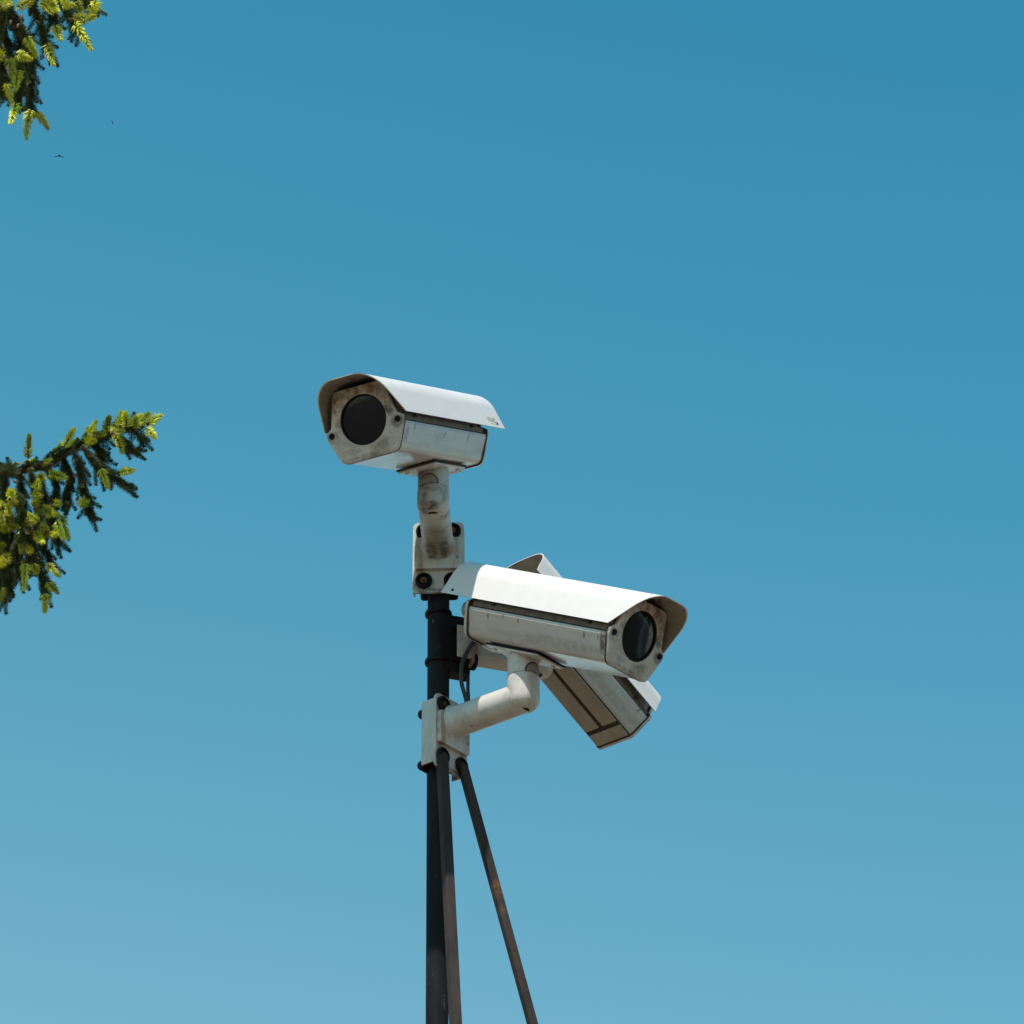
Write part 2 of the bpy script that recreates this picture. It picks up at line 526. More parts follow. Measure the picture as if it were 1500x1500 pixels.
# ----------------------------------------------------------------- mast with its two braces
def build_mast():
    base = WP(20, 0, GZ)
    root = empty('camera_mast', base)
    tag(root, 'slim black steel mast with two square braces carrying the three cameras', 'mast')
    off = (20, 0, GZ)
    t = MB(off)
    lean = lambda z: (-z * 0.0045, 0, z)        # the mast leans a hair
    zs = [GZ, -2600, -1200, -400, 0, 215]
    t.tube([lean(z) for z in zs], 16.2, 40)
    pole = t.build('pole', MAST, root)
    for z in (113, 33):
        c = MB(off)
        T = Matrix.Translation(lean(z))
        c.lathe([(16.6, -3.5), (19.5, -3.0), (20.3, 0), (19.5, 3.0), (16.6, 3.5)], 40, T, False, False)
        c.build('collar', BLACK, root)
    f = MB(off)
    f.box((20 - 95, -95, GZ + 2), (20 + 95, 95, GZ + 14), None, 2)
    f.build('base_plate', MAST, root)
    # braces run from the lower bolts of the front bracket down to the ground
    L = -GZ
    for top, d in (((7, -39, -140), (0.052, -0.09, -1)), ((36.5, -6, -140), (0.258, 0.08, -1))):
        a = Vector(top)
        b = a + Vector(d) * ((GZ + 6 - a.z) / d[2])
        m = MB(off)
        bw = 14.0 if top[0] < 20 else 12.2
        m.bar(a, b, bw, bw, R(4) if top[0] < 20 else R(-5))
        br = m.build('brace', BRACE, root)
        e = MB(off)
        e.box((b.x - 45, b.y - 45, GZ + 2), (b.x + 45, b.y + 45, GZ + 12), None, 2)
        e.build('foot_plate', MAST, br)
build_mast()

# ----------------------------------------------------------------- brackets
def hexnut(r, h):
    return [(r * math.cos(R(60 * k)), r * math.sin(R(60 * k))) for k in range(6)]

def build_bracket(zc, az, arm_up, arm_len, neck_h, label, neck_mat, tone, rusty, box_arm=False):
    M3 = Matrix.Rotation(az, 3, 'Z')
    sh = 20 if box_arm else 0               # the third bracket stands off the mast on a block
    root = empty('camera_bracket', WP(sh * math.sin(az), -sh * math.cos(az), zc), M3)
    tag(root, label, 'bracket', 'brackets clamped to the mast')
    hh = 59 if not box_arm else 34
    wd = (38 if rusty else 36) if not box_arm else 30
    # pressed channel plate: web with rounded corners, returned edges left and right
    p = MB()
    poly = rounded([(-wd, -hh), (wd, -hh), (wd, hh), (-wd, hh)], [7, 7, 9, 9], 5)
    p.prism(poly, -26, -22)
    for sx in (-1, 1):
        x0, x1 = sorted((sx * (wd - 3.2), sx * (wd - 0.05)))
        p.box((x0, -22.2, -hh + 7), (x1, 1, hh - 9), None, 0.8)
    plate = p.build('clamp_plate', PLATE, root)
    # raised centre pad
    q = MB()
    pz0, pz1 = (-22, 30) if not box_arm else (-22, 22)
    q.prism(rounded([(-wd + 3, pz0), (wd - 3, pz0), (wd - 3, pz1), (-wd + 3, pz1)], 4, 3), -33, -26.02)
    q.build('centre_pad', PLATE, plate)
    # clamp bars and bolts
    for z in ((-40, 43) if not box_arm else (-27, 27)):
        if not box_arm:
            c = MB()
            T = Matrix.Translation((0, 10, z - 5)) @ Matrix.Rotation(R(90), 4, 'Y')
            c.lathe([(3, -28), (6, -27), (7.5, -24), (7.5, 24), (6, 27), (3, 28)], 20, T)
            c.build('clamp_bar', BLACK, root)
        for sx in (-1, 1):
            x = sx * (21 if not box_arm else 19)
            b = MB()
            T = Matrix.Translation((x, -26.05, z)) @ Matrix.Rotation(R(90), 4, 'X')
            b.lathe([(12.6, 0), (12.6, 4.2), (11.4, 5.4), (9.6, 5.4), (8.9, 1.2), (0.1, 1.0)], 24, T, False, False)
            cup = b.build('bolt_cup', BLACK, root)
            nmat = RUST if (rusty and sx < 0) else (RUST if rusty and z > 0 else GASKET)
            n_ = MB()
            hx = hexnut(5.4, 5)
            n_.prism([(x + a, z + c_) for a, c_ in hx], -31.0, -27.0)
            n_.tube([(x, -27.5, z), (x, -35 if rusty else -33, z)], 2.6, 10)
            n_.build('nut', nmat, cup)
            s = MB()
            s.tube([(x, -21.8, z), (x, 17 if not box_arm else 4, z)], 3.0, 10)
            s.build('stud', BLACK, root)
    if box_arm:
        k = MB()
        k.box((-15, -21.9, -44), (15, 24, 48), None, 3)
        k.build('clamp_block', BLACK, root)
    # arm
    a = MB()
    if not box_arm:
        Ma = Matrix.Translation((0, 0, arm_up)) @ Matrix.Rotation(R(90), 4, 'X')
        prof = [(26.5, 32.5), (25.0, 34.0), (24.0, 38), (23.4, 46), (23.1, 58), (22.8, arm_len + 4)]
        a.lathe(prof, 48, Ma, True, True)
    else:
        a.box((-19, -arm_len - 12, arm_up - 18), (19, -30, arm_up + 18), None, 3)
    a.build('arm', neck_mat, root)
    # elbow: upright tube with a domed foot and an open drain hole
    e = MB()
    ex = Matrix.Translation((0, -arm_len, arm_up))
    top = neck_h - 28
    if not box_arm:
        e.lathe([(0.2, -20.5), (9, -20.5), (15, -19.0), (19.5, -15.5), (22.5, -10), (23.6, -3), (23.6, top - 1.4), (22.8, top)], 48, ex, False, True)
    else:
        e.lathe([(0.2, -24), (14, -24), (20, -21.5), (23, -16), (23, 8), (21, 10)], 40, ex, False, True)
    elbow = e.build('elbow', neck_mat, root)
    h = MB()
    h.lathe([(0.1, -21.1 if not box_arm else -24.6), (7.4, -21.1 if not box_arm else -24.6), (7.9, -19.5 if not box_arm else -23)], 20, ex @ Matrix.Translation((0, -1.5 if not box_arm else 0, 0)), False, False)
    h.build('drain_hole', BLACK, elbow)
    # swivel socket above the joint
    s = MB()
    if not box_arm:
        s.lathe([(22.0, top + 0.02), (22.0, top + 0.7), (22.9, top + 1.0), (23.0, top + 9), (23.2, top + 18), (23.4, neck_h + 4), (18, neck_h + 5)], 48, ex, True, True)
    else:
        s.lathe([(17, 10.02), (17, 14), (20, 15), (20, neck_h - 2)], 40, ex, True, True)
    sw = s.build('swivel_socket', neck_mat, root)
    # half-round tilt pivot let into the front of the socket
    if not box_arm:
        f0 = R(-16 if az < 0.3 else -8)
        pv = None
        for nm, rr, hgt, wid, m_ in (('tilt_pivot', 24.0, 14.0, 13.5, PIVOT), ('pivot_rim', 23.65, 16.2, 15.8, GASKET)):
            t = MB()
            pts = [(wid * math.cos(R(k * 12)), hgt * math.sin(R(k * 12))) for k in range(16)]
            v = []
            for r0 in (rr, 21.0):
                for x, z in pts:
                    a_ = f0 + x / 23.5
                    v.append((r0 * math.sin(a_), -r0 * math.cos(a_), top + 1.2 + z))
                for x, z in pts:
                    a_ = f0 + x / 23.5
                    v.append((r0 * math.sin(a_), -r0 * math.cos(a_), top + 1.2))
            fs = [(k, k + 1, 17 + k, 16 + k) for k in range(15)] + [(k, 32 + k, 33 + k, k + 1) for k in range(15)] + [(16 + k, 17 + k, 49 + k, 48 + k) for k in range(15)]
            t.faces([ex @ Vector(p) for p in v], fs)
            o = t.build(nm, m_, pv or sw)
            pv = pv or o
    return root
PIVOT = painted('grimy_pivot', (0.30, 0.27, 0.23, 1), (0.10, 0.085, 0.065, 1), 0.8, 0.4, 0.5, lo=0.35, hi=0.7, seed=7.7)

build_bracket(195, R(-2.4), 18, 160, 47, 'upper white bracket holding the top camera, sooty upright arm and rusty bolts', NECK, CAST, True)
build_bracket(-96, R(51), 20, 160, 59, 'lower front bracket with round white arm reaching right from a rust streaked plate', CAST, CAST, False)
build_bracket(60, R(110), 4, 135, 24, 'short square armed bracket half hidden behind the front camera', CAST, CAST, False, True)

# ----------------------------------------------------------------- the camera housings
HOOD = rounded([(-67, -3.3), (-46.5, 60.0), (46.5, 60.0), (67, -3.3)], [0, 46, 46, 0], 14, closed=False)
HOOD_ROUND = [(73, -3.3)] + [(68 * math.copysign(abs(math.cos(R(q))) ** 0.72, math.cos(R(q))), 4 + 58 * math.sin(R(q)) ** 0.72) for q in range(6, 175, 6)] + [(-73, -3.3)]
HOOD_ROUND = HOOD_ROUND[::-1]
PROFILE = rounded([(-44, -56.4), (44, -56.4), (51, -42), (61.5, -17), (63, -8), (53, -1), (41.4, 49.9), (-41.4, 49.9), (-53, -1), (-63, -8), (-61.5, -17), (-51, -42)],
                  [13, 13, 16, 3, 2.5, 3, 9, 9, 3, 2.5, 3, 16], 4)

BODYP = rounded([(-43, -54.6), (43, -54.6), (49.5, -41), (59.8, -19), (60.6, -14.5), (53, -12.5), (39.5, 47.5), (-39.5, 47.5), (-53, -12.5), (-60.6, -14.5), (-59.8, -19), (-49.5, -41)],
                [13, 13, 16, 3, 1.5, 2, 9, 9, 2, 1.5, 3, 16], 5)

def scaled(poly, d):
    """outline moved inward (negative) or outward by about d"""
    out = []
    for x, z in poly:
        l = math.hypot(x, z)
        out.append((x * (1 + d / l), z * (1 + d / l)))
    return out

def build_camera(loc, yaw, tilt, roll, label, s=1.0, lettering=False, gasket_saddle=False, gland=True):
    M3 = Matrix.Rotation(yaw, 3, 'Z') @ Matrix.Rotation(tilt, 3, 'X') @ Matrix.Rotation(roll, 3, 'Y')
    mount = Vector((0, 200, -66.4))
    root = empty('security_camera', WP(*loc) + (M3 @ mount) * (U * s), M3)
    tag(root, label, 'security camera', 'security cameras on the mast')
    mb = lambda: MB(mount, s)
    # extruded body
    b = mb()
    b.prism(BODYP, 7.0, 279)
    body = b.build('body', BODY, root)
    # strip added between body and hood each side; hood shade and grime coloured in
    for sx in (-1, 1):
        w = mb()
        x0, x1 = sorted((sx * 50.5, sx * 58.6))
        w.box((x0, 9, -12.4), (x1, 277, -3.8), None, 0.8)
        w.build('hood_shade_strip', HOOD_SHADE, root)
    # gaskets front and rear
    for y0, y1 in ((5.02, 7.6), (278.6, 281.2)):
        g = mb()
        g.prism(scaled(PROFILE, 0.35), y0, y1)
        g.build('gasket', GASKET, root)
    # front plate with a round opening
    f = mb()
    C = []
    for x, z in PROFILE:
        C.append((x, z))
    dense = []
    for i in range(len(C)):
        a, c = Vector(C[i]), Vector(C[(i + 1) % len(C)])
        k = max(1, int((c - a).length / 5))
        dense += [tuple(a.lerp(c, j / k)) for j in range(k)]
    n = len(dense)
    RW = 36.8
    v, fs = [], []
    rows = [(scaled(dense, 0), 5.0, False), (scaled(dense, 0), 1.0, False), (scaled(dense, -1.0), 0.0, False), (dense, 0.0, True), (dense, 5.0, True)]
    for pl, y, circ in rows:
        for x, z in pl:
            if circ:
                a = math.atan2(z, x)
                v.append((RW * math.cos(a), y, RW * math.sin(a)))
            else:
                v.append((x, y, z))
    for j in range(len(rows) - 1):
        for i in range(n):
            i2 = (i + 1) % n
            fs.append((j * n + i, j * n + i2, (j + 1) * n + i2, (j + 1) * n + i))
    f.faces(v, fs)
    front = f.build('front_plate', FACE, root)
    # seal, pane, dark chamber and the lens inside
    Tm = Matrix.Rotation(R(90), 4, 'X')            # local z of a lathe -> -y (out of the front)
    r_ = mb()
    r_.lathe([(36.9, -4.0), (36.9, -0.6), (34.6, -1.2), (34.6, -4.0)], 48, Tm, False, False)
    r_.build('window_seal', BLACK, front)
    p = mb()
    p.lathe([(35.2, -3.6), (35.2, -3.0), (30, -2.3), (22, -1.5), (12, -0.9), (4, -0.7), (0.1, -0.65)], 48, Tm, True, False)
    p.build('window_pane', GLASS, front)
    k = mb()
    k.lathe([(36, -4.2), (34, -60), (0.1, -60)], 40, Tm, False, False)
    k.build('window_chamber', BLACK, front)
    L = mb()
    L.lathe([(21, -58), (21, -22), (19, -20), (17.4, -20.4), (16.4, -25), (14, -25)], 36, Tm @ Matrix.Translation((4, -5, 8)), False, False)
    lens = L.build('lens_barrel', LENS, front)
    G = mb()
    G.lathe([(16.3, -25), (13, -23.2), (8, -21.6), (3, -21), (0.1, -20.9)], 32, Tm @ Matrix.Translation((4, -5, 8)), False, False)
    G.build('lens_glass', LENSGLASS, lens)
    # screws in the ears of the front plate
    for sx in (-1, 1):
        w = mb()
        T = Matrix.Translation((sx * 53.5, -0.02, -12)) @ Tm
        w.lathe([(4.6, 0), (4.6, 1.2), (3.8, 2.0), (2.2, 1.0), (0.1, 0.9)], 16, T, False, False)
        w.build('screw', BLACK, front)
    # rear plate
    rp = mb()
    rp.prism(scaled(PROFILE, 0.2), 281.4, 285)
    rp.prism(scaled(PROFILE, -3.5), 285, 290)
    rear = rp.build('rear_plate', BODY, root)
    if gland:
        for x, z, r in ((-34, -14, 14), (18, -26, 10)) if not lettering else ((18, -26, 6),):
            q = mb()
            T = Matrix.Translation((x, 290, z)) @ Matrix.Rotation(R(-90), 4, 'X')
            q.lathe([(r + 2, 0), (r + 2, 6), (r, 7), (r - 0.5, 13), (r - 2.5, 18), (r - 6, 21), (2, 22)], 24, T)
            q.build('cable_gland', GLAND, rear)
    # sun hood: bent sheet, its front edge raked forward at the top
    hd = mb()
    th = 1.8
    HP = HOOD if s == 1.0 else HOOD_ROUND
    inner = [(x * (1 - th / math.hypot(x, z + 20)), z - th * (0.9 if z > 30 else 0.25)) for x, z in HP]
    inner[0] = (HP[0][0] + th, HP[0][1])
    inner[-1] = (HP[-1][0] - th, HP[-1][1])
    fy = lambda z: 5.2 - max(0.0, min(1.0, (z + 3.3) / 61.7)) * (49.0 if s == 1.0 else 0.0)
    ry = 337.0
    n = len(HP)
    ys = [0, 0.25, 0.5, 0.75, 1.0]
    v, fs = [], []
    for prof in (HP, inner):
        for t in ys:
            for x, z in prof:
                y = fy(z) * (1 - t) + ry * t
                v.append((x, y, z))
    m_ = len(ys) * n
    for o_ in (0, m_):
        for j in range(len(ys) - 1):
            for i in range(n - 1):
                a = o_ + j * n + i
                q4 = (a, a + 1, a + n + 1, a + n)
                fs.append(q4 if o_ == 0 else q4[::-1])
    for i in range(n - 1):
        fs.append((i, m_ + i, m_ + i + 1, i + 1))
        a = (len(ys) - 1) * n + i
        fs.append((a, a + 1, m_ + a + 1, m_ + a))
    for j in range(len(ys) - 1):
        for i in (0, n - 1):
            a = j * n + i
            fs.append((a, a + n, m_ + a + n, m_ + a))
    hd.faces(v, fs)
    hood = hd.build('sun_hood', WHITE, root, 30)
    hood.data.materials.append(LINER)
    # the inner skin of the sheet carries the dull unpainted liner
    up = [f_ for f_ in hood.data.polygons if all(vi >= m_ for vi in f_.vertices)]
    for f_ in up:
        f_.material_index = 1
    # hood screws: two low on each skirt, and stand-offs between hood and body
    for sx in (-1, 1):
        for y in (318,):
            w = mb()
            nx = Vector((sx * 61.7, 0, 21.5)).normalized()
            c = Vector(((sx * 64.75) if s == 1.0 else sx * 71.2, y, 3.6))
            Mq = Matrix.Translation(c) @ nx.to_track_quat('Z', 'Y').to_matrix().to_4x4()
            w.lathe([(2.3, -0.5), (2.3, 0.5), (0.1, 0.7)], 12, Mq, False, False)
            w.build('rivet', BLACK, hood)
        for y in (45, 235):
            w = mb()
            w.box((sx * 61.5 - 2.5, y - 3, -7.5), (sx * 61.5 + 2.5, y + 3, -2.6), None, 0.6)
            w.build('hood_clip', GASKET, root)
    for y in (40, 240):
        w = mb()
        w.box((-14, y - 7, 47.5), (14, y + 7, 56.4), None, 0.8)
        w.build('hood_spacer', GASKET, root)
    w = mb()
    w.lathe([(3.4, 0), (3.0, -2.2), (0.1, -2.4)], 12, Matrix.Translation((2, -14, 56.6)), False, False)
    w.build('hood_screw', RUST, hood)
    # underside: two long panels and a short front one around a T-shaped groove
    for a_, c_ in () if s == 1.0 else (((-39, 42, -57.6), (-4.6, 277, -54.2)), ((4.6, 42, -57.6), (39, 277, -54.2)), ((-39, 9, -57.6), (39, 33, -54.2))):
        w = mb()
        w.box(a_, c_, None, 0.8)
        w.build('underside_panel', UNDER, body)
    if s != 1.0:
        w = mb()
        w.box((-41.2, 8, -54.7), (41.2, 278, -54.3))
        w.build('underside_groove', GASKET, body)
    # saddle that ties the housing to its bracket
    w = mb()
    sx_, sy0, sy1 = (31, 148, 250) if s == 1.0 else (22, 218, 262)
    w.box((-sx_, sy0, -61.8), (sx_, sy1, -58.9), None, 1.0)
    sad = w.build('saddle_plate', CAST, root)
    w = mb()
    w.box((-sx_ - 1.5, sy0 - 1.5, -58.85), (sx_ + 1.5, sy1 + 1.5, -56.3), None, 0.5)
    w.build('saddle_gasket', BLACK if gasket_saddle else GASKET, sad)
    w = mb()
    w.lathe([(22.6, -0.02), (22.2, -3), (20.5, -6)], 40, Matrix.Translation((0, 200 if s == 1.0 else 238, -61.8)), False, True)
    w.build('saddle_boss', NECK if lettering else CAST, sad)
    for sx in (-1, 1):
        for y in ((160, 240) if s == 1.0 else (224, 256)):
            w = mb()
            T = Matrix.Translation((sx * (22 if s == 1.0 else 15), y, -61.8)) @ Matrix.Rotation(R(180), 4, 'X')
            w.lathe([(3.6, -0.02), (3.6, 1.8), (2, 2.2)], 6, T)
            w.build('saddle_bolt', CAST, sad)
    # two cable-entry lugs under the tail
    w = mb()
    w.box((-12, 258, -60.5), (12, 276, -56.3), None, 1)
    w.build('tail_lug', CAST, body)
    if lettering:
        # remains of stick-on letters near the lower rear corner of the hood's side
        ex_ = Vector((0, 1, 0))
        nx = Vector((61.7, 0, 21.5)).normalized()
        ez_ = nx.cross(ex_) * -1
        if ez_.z < 0:
            ez_ = -ez_
        org = Vector((67, 0, -3.3)) + nx * 0.6
        strokes = [((290, 17), (293, 9)), ((296, 17), (293, 9)), ((299, 17), (299.5, 9)), ((303, 9), (305, 17)), ((305, 17), (308, 9)), ((304, 12), (307, 12)),
                   ((311, 17), (311, 9)), ((311, 17), (316, 16)), ((311, 13), (315, 13)), ((311, 9), (316, 9)),
                   ((296, 6), (299, 6)), ((302, 6), (305, 5.6)), ((309, 5.5), (315, 5.5))]
        w = mb()
        for (y0, z0), (y1, z1) in strokes:
            a_ = org + ex_ * y0 + ez_ * z0
            c_ = org + ex_ * y1 + ez_ * z1
            d = (c_ - a_).normalized()
            sd = nx.cross(d) * 0.75
            w.faces([a_ - sd, c_ - sd, c_ + sd, a_ + sd], [(0, 1, 2, 3)])
        w.build('worn_lettering', INK, hood, 0)
    return root

build_camera((-104.3, -345.8, 243.9), R(-27.18), R(22.86), R(-0.65),
             'topmost security camera facing left, white hood above grimy front plate and round dark window', lettering=True)
build_camera((289.0, -228.5, -43.9), R(53.07), R(25.98), R(-2.88),
             'lower front security camera facing right under a long bright white hood', gasket_saddle=True)
build_camera((284.3, 191.0, 29.0), R(134.6), R(30.55), R(-5.66),
             'rear security camera pointing away, grooved brown underside showing below the front camera', s=0.868)

# ----------------------------------------------------------------- cables
def build_cable(pts, r, m, label):
    base = WP(*pts[-1])
    t = MB(pts[-1])
    # smooth the run with Catmull-Rom
    P = [Vector(p) for p in pts]
    P = [P[0] * 2 - P[1]] + P + [P[-1] * 2 - P[-2]]
    run = []
    for i in range(1, len(P) - 2):
        for k in range(8):
            u = k / 8
            a, b, c, d = P[i - 1:i + 3]
            run.append(0.5 * ((2 * b) + (c - a) * u + (2 * a - 5 * b + 4 * c - d) * u * u + (3 * b - a - 3 * c + d) * u ** 3))
    run.append(P[-2])
    t.tube(run, r, 12)
    o = t.build('cable', m)
    o.location = base
    tag(o, label, 'cable', 'cables between cameras and mast')
build_cable([(54, -12, 64), (44, -20, 44), (35, -24, 18), (34, -24, -10), (41, -20, -38), (44, -10, -60)], 3.1, CABLE_GREY,
            'grey cable curving from the front camera tail down behind its bracket')
build_cable([(46, 20, 46), (44, 4, 20), (43.5, -4, -10), (44.5, -8, -36), (42, -4, -56)], 2.6, CABLE_BLACK,
            'thin black cable hanging straight down right of the grey cable')

# ----------------------------------------------------------------- insects
def build_insect(loc, rot, s, label):
    root = empty('flying_insect', loc, Euler(rot).to_matrix())
    root['label'] = label
    root['category'] = 'insect'
    b = MB(s=s)
    b.lathe([(0.1, -3.2), (0.8, -2.4), (1.1, -1), (0.9, 0.2), (0.55, 0.6), (1.0, 1.2), (1.0, 2.0), (0.5, 2.6), (0.75, 3.0), (0.6, 3.5), (0.1, 3.8)], 12, None, False, False)
    b.build('body', INSECT, root)
    for sx in (-1, 1):
        w = MB(s=s)
        pts = [(0.5, 1.6), (2.2, 2.0), (4.0, 1.2), (4.4, 0.4), (3.2, -0.4), (1.4, 0.4)]
        w.faces([(sx * x, 0.5 + x * 0.25, z) for x, z in pts] + [(sx * x, 0.05 + x * 0.22, z) for x, z in pts],
                [(0, 1, 2, 3, 4, 5), (11, 10, 9, 8, 7, 6)] + [(i, (i + 1) % 6, 6 + (i + 1) % 6, 6 + i) for i in range(6)])
        w.build('wing', INSECT, root)
build_insect((-0.5304, 4.6819, 4.7006), (R(-61), 0, R(8)), 0.95, 'small dark insect flying in open sky below the upper spruce bough')
build_insect((-0.468, 4.6628, 4.7348), (R(-20), R(40), R(75)), 0.55, 'tiniest dark speck of an insect right of the upper spruce bough')

# ----------------------------------------------------------------- spruce
random.seed(11)
T = 0.0022                                       # tree unit in metres
TD = 15.4                                        # distance of the bough tips
view = Matrix.Rotation(math.pi / 2 + PITCH, 3, 'X')
def TW(u, v, d=0.0):
    """point of a bough: u to the right, v downward (tree units, from the boughs' common centre), d farther away"""
    k = (TD + d) / TD
    return Vector((0, 0, 1.6)) + view @ Vector(((u - 750) * T * k, (750 - v) * T * k, -(TD + d)))

def needle_mesh(name, m, length, n, nl, ang0, ang1, w, stem_r, seed, tuft=True, bend=0.12):
    rd = random.Random(seed)
    bm = bmesh.new()
    ax = lambda t: Vector((bend * length * t * t, 0.03 * length * math.sin(3 * t + seed), length * t))
    # stem
    k = 5
    prev = None
    for j in range(7):
        t = j / 6
        c = ax(t)
        r = stem_r * (1 - 0.6 * t)
        ring = [bm.verts.new(c + Vector((r * math.cos(2 * math.pi * i / k), r * math.sin(2 * math.pi * i / k), 0))) for i in range(k)]
        if prev:
            for i in range(k):
                bm.faces.new((prev[i], prev[(i + 1) % k], ring[(i + 1) % k], ring[i])).material_index = 1
        prev = ring
    for i in range(n):
        t = (i + rd.random()) / n
        if tuft and rd.random() < 0.16:
            t = 1 - 0.06 * rd.random()
        phi = i * 2.39996 + rd.uniform(-0.3, 0.3)
        ang = R(ang0 + (ang1 - ang0) * t + rd.uniform(-9, 9))
        if t > 0.93:
            ang *= rd.uniform(0.25, 0.9)
        out = Vector((math.cos(phi), math.sin(phi), 0))
        d = (out * math.sin(ang) + Vector((0, 0, 1)) * math.cos(ang)).normalized()
        L = nl * rd.uniform(0.75, 1.1) * (1.0 - 0.45 * t * t)
        c = ax(min(t, 1.0)) + out * stem_r * 0.5
        s1 = d.cross(out).normalized()
        if s1.length < 0.1:
            s1 = Vector((1, 0, 0))
        s2 = d.cross(s1).normalized()
        curve = Vector((0, 0, 1)) * L * 0.12
        b = [bm.verts.new(c + d * L * 0.35 + (s1 * math.cos(q) + s2 * math.sin(q)) * w) for q in (0.3, 2.4, 4.5)]
        b0 = bm.verts.new(c)
        tip = bm.verts.new(c + d * L + curve)
        for q in range(3):
            bm.faces.new((b[q], b[(q + 1) % 3], tip))
            bm.faces.new((b[(q + 1) % 3], b[q], b0))
    me = bpy.data.meshes.new(name)
    bm.to_mesh(me)
    bm.free()
    me.materials.append(m)
    me.materials.append(BARK)
    return me

NEW = [needle_mesh('new_shoot', NEW_NEEDLE, 0.052, 125, 0.0195, 66, 30, 0.00165, 0.0030, k, True, (-0.15, 0.1, 0.2, 0.0)[k]) for k in range(4)]
OLDT = [needle_mesh('needle_twig', OLD_NEEDLE, 0.085, 150, 0.0205, 68, 48, 0.00115, 0.0026, 20 + k, True, (-0.12, 0.08, 0.15, 0.0)[k]) for k in range(4)]
def bud_mesh():
    bm = bmesh.new()
    prof = [(0.0005, 0), (0.0042, 0.002), (0.0056, 0.006), (0.0046, 0.011), (0.0022, 0.015), (0.0004, 0.017)]
    rows = [[bm.verts.new((r * (1 + 0.15 * ((k + j) % 2)) * math.cos(2 * math.pi * k / 8), r * (1 + 0.15 * ((k + j) % 2)) * math.sin(2 * math.pi * k / 8), z)) for k in range(8)] for j, (r, z) in enumerate(prof)]
    for j in range(len(rows) - 1):
        for k in range(8):
            bm.faces.new((rows[j][k], rows[j][(k + 1) % 8], rows[j + 1][(k + 1) % 8], rows[j + 1][k]))
    me = bpy.data.meshes.new('bud')
    bm.to_mesh(me)
    bm.free()
    me.materials.append(BUD)
    return me
BUDM = bud_mesh()

TRUNK_XY = (-4.35, 14.6)
tree = empty('spruce_tree', (TRUNK_XY[0], TRUNK_XY[1], 0))
tag(tree, 'spruce tree at left edge, dark needles tipped with lime green new shoots', 'tree')

def build_trunk():
    t = MB(s=1 / U)
    zs = [0, 0.4, 1.5, 4, 7, 9.5, 11.5, 13.2, 14.3]
    rs = [0.34, 0.27, 0.23, 0.19, 0.145, 0.105, 0.07, 0.035, 0.008]
    t.tube([(0.04 * math.sin(z * 0.7), 0.03 * math.cos(z * 0.9), z) for z in zs], rs, 18)
    return t.build('trunk', BARK, tree)
build_trunk()

class Bough:
    def __init__(self, stem, mesh_name='bough'):
        self.mb = MB(s=1 / U)
        self.origin = tree.location.copy()
        self.items = []
    def stem(self, pts, r0, r1):
        n = len(pts)
        self.mb.tube([p - self.origin for p in pts], [r1 + (r0 - r1) * (1 - i / (n - 1)) ** 2.2 for i in range(n)], 7)
    def put(self, me, name, a, b, scale):
        if name == 'needle_twig' and random.random() < 0.55:
            name = 'needle_mass'
        self.items.append((me, name, a, b, scale))
    def finish(self):
        bo = self.mb.build('bough', BARK, tree)
        mass = bmesh.new()
        for me, name, a, b, scale in self.items:
            if name == 'needle_mass':          # the inner twigs nobody could count: one part
                d = b - a
                M = Matrix.Translation(a - self.origin) @ d.to_track_quat('Z', 'Y').to_matrix().to_4x4() @ Matrix.Rotation(random.uniform(0, 6.28), 4, 'Z') @ Matrix.Diagonal((scale[0], scale[0], scale[1], 1))
                k0 = len(mass.verts)
                mass.from_mesh(me)
                mass.verts.ensure_lookup_table()
                bmesh.ops.transform(mass, matrix=M, verts=mass.verts[k0:])
                continue
            o = bpy.data.objects.new(name, me)
            d = b - a
            q = d.to_track_quat('Z', 'Y')
            M = Matrix.Translation(a - self.origin) @ q.to_matrix().to_4x4() @ Matrix.Rotation(random.uniform(0, 6.28), 4, 'Z') @ Matrix.Diagonal((scale[0], scale[0], scale[1], 1))
            o.parent = bo
            o.matrix_local = M
            col.objects.link(o)
        me = bpy.data.meshes.new('needle_mass')
        mass.to_mesh(me)
        mass.free()
        me.materials.append(OLD_NEEDLE)
        me.materials.append(BARK)
        o = bpy.data.objects.new('needle_mass', me)
        o['kind'] = 'stuff'
        o.parent = bo
        col.objects.link(o)
        return bo

def interp(pts, t):
    seg = [(pts[i], pts[i + 1]) for i in range(len(pts) - 1)]
    ls = [(b - a).length for a, b in seg]
    s = t * sum(ls)
    for (a, b), l in zip(seg, ls):
        if s <= l or (a, b) == seg[-1]:
            return a.lerp(b, min(1, s / l)), (b - a).normalized()
        s -= l

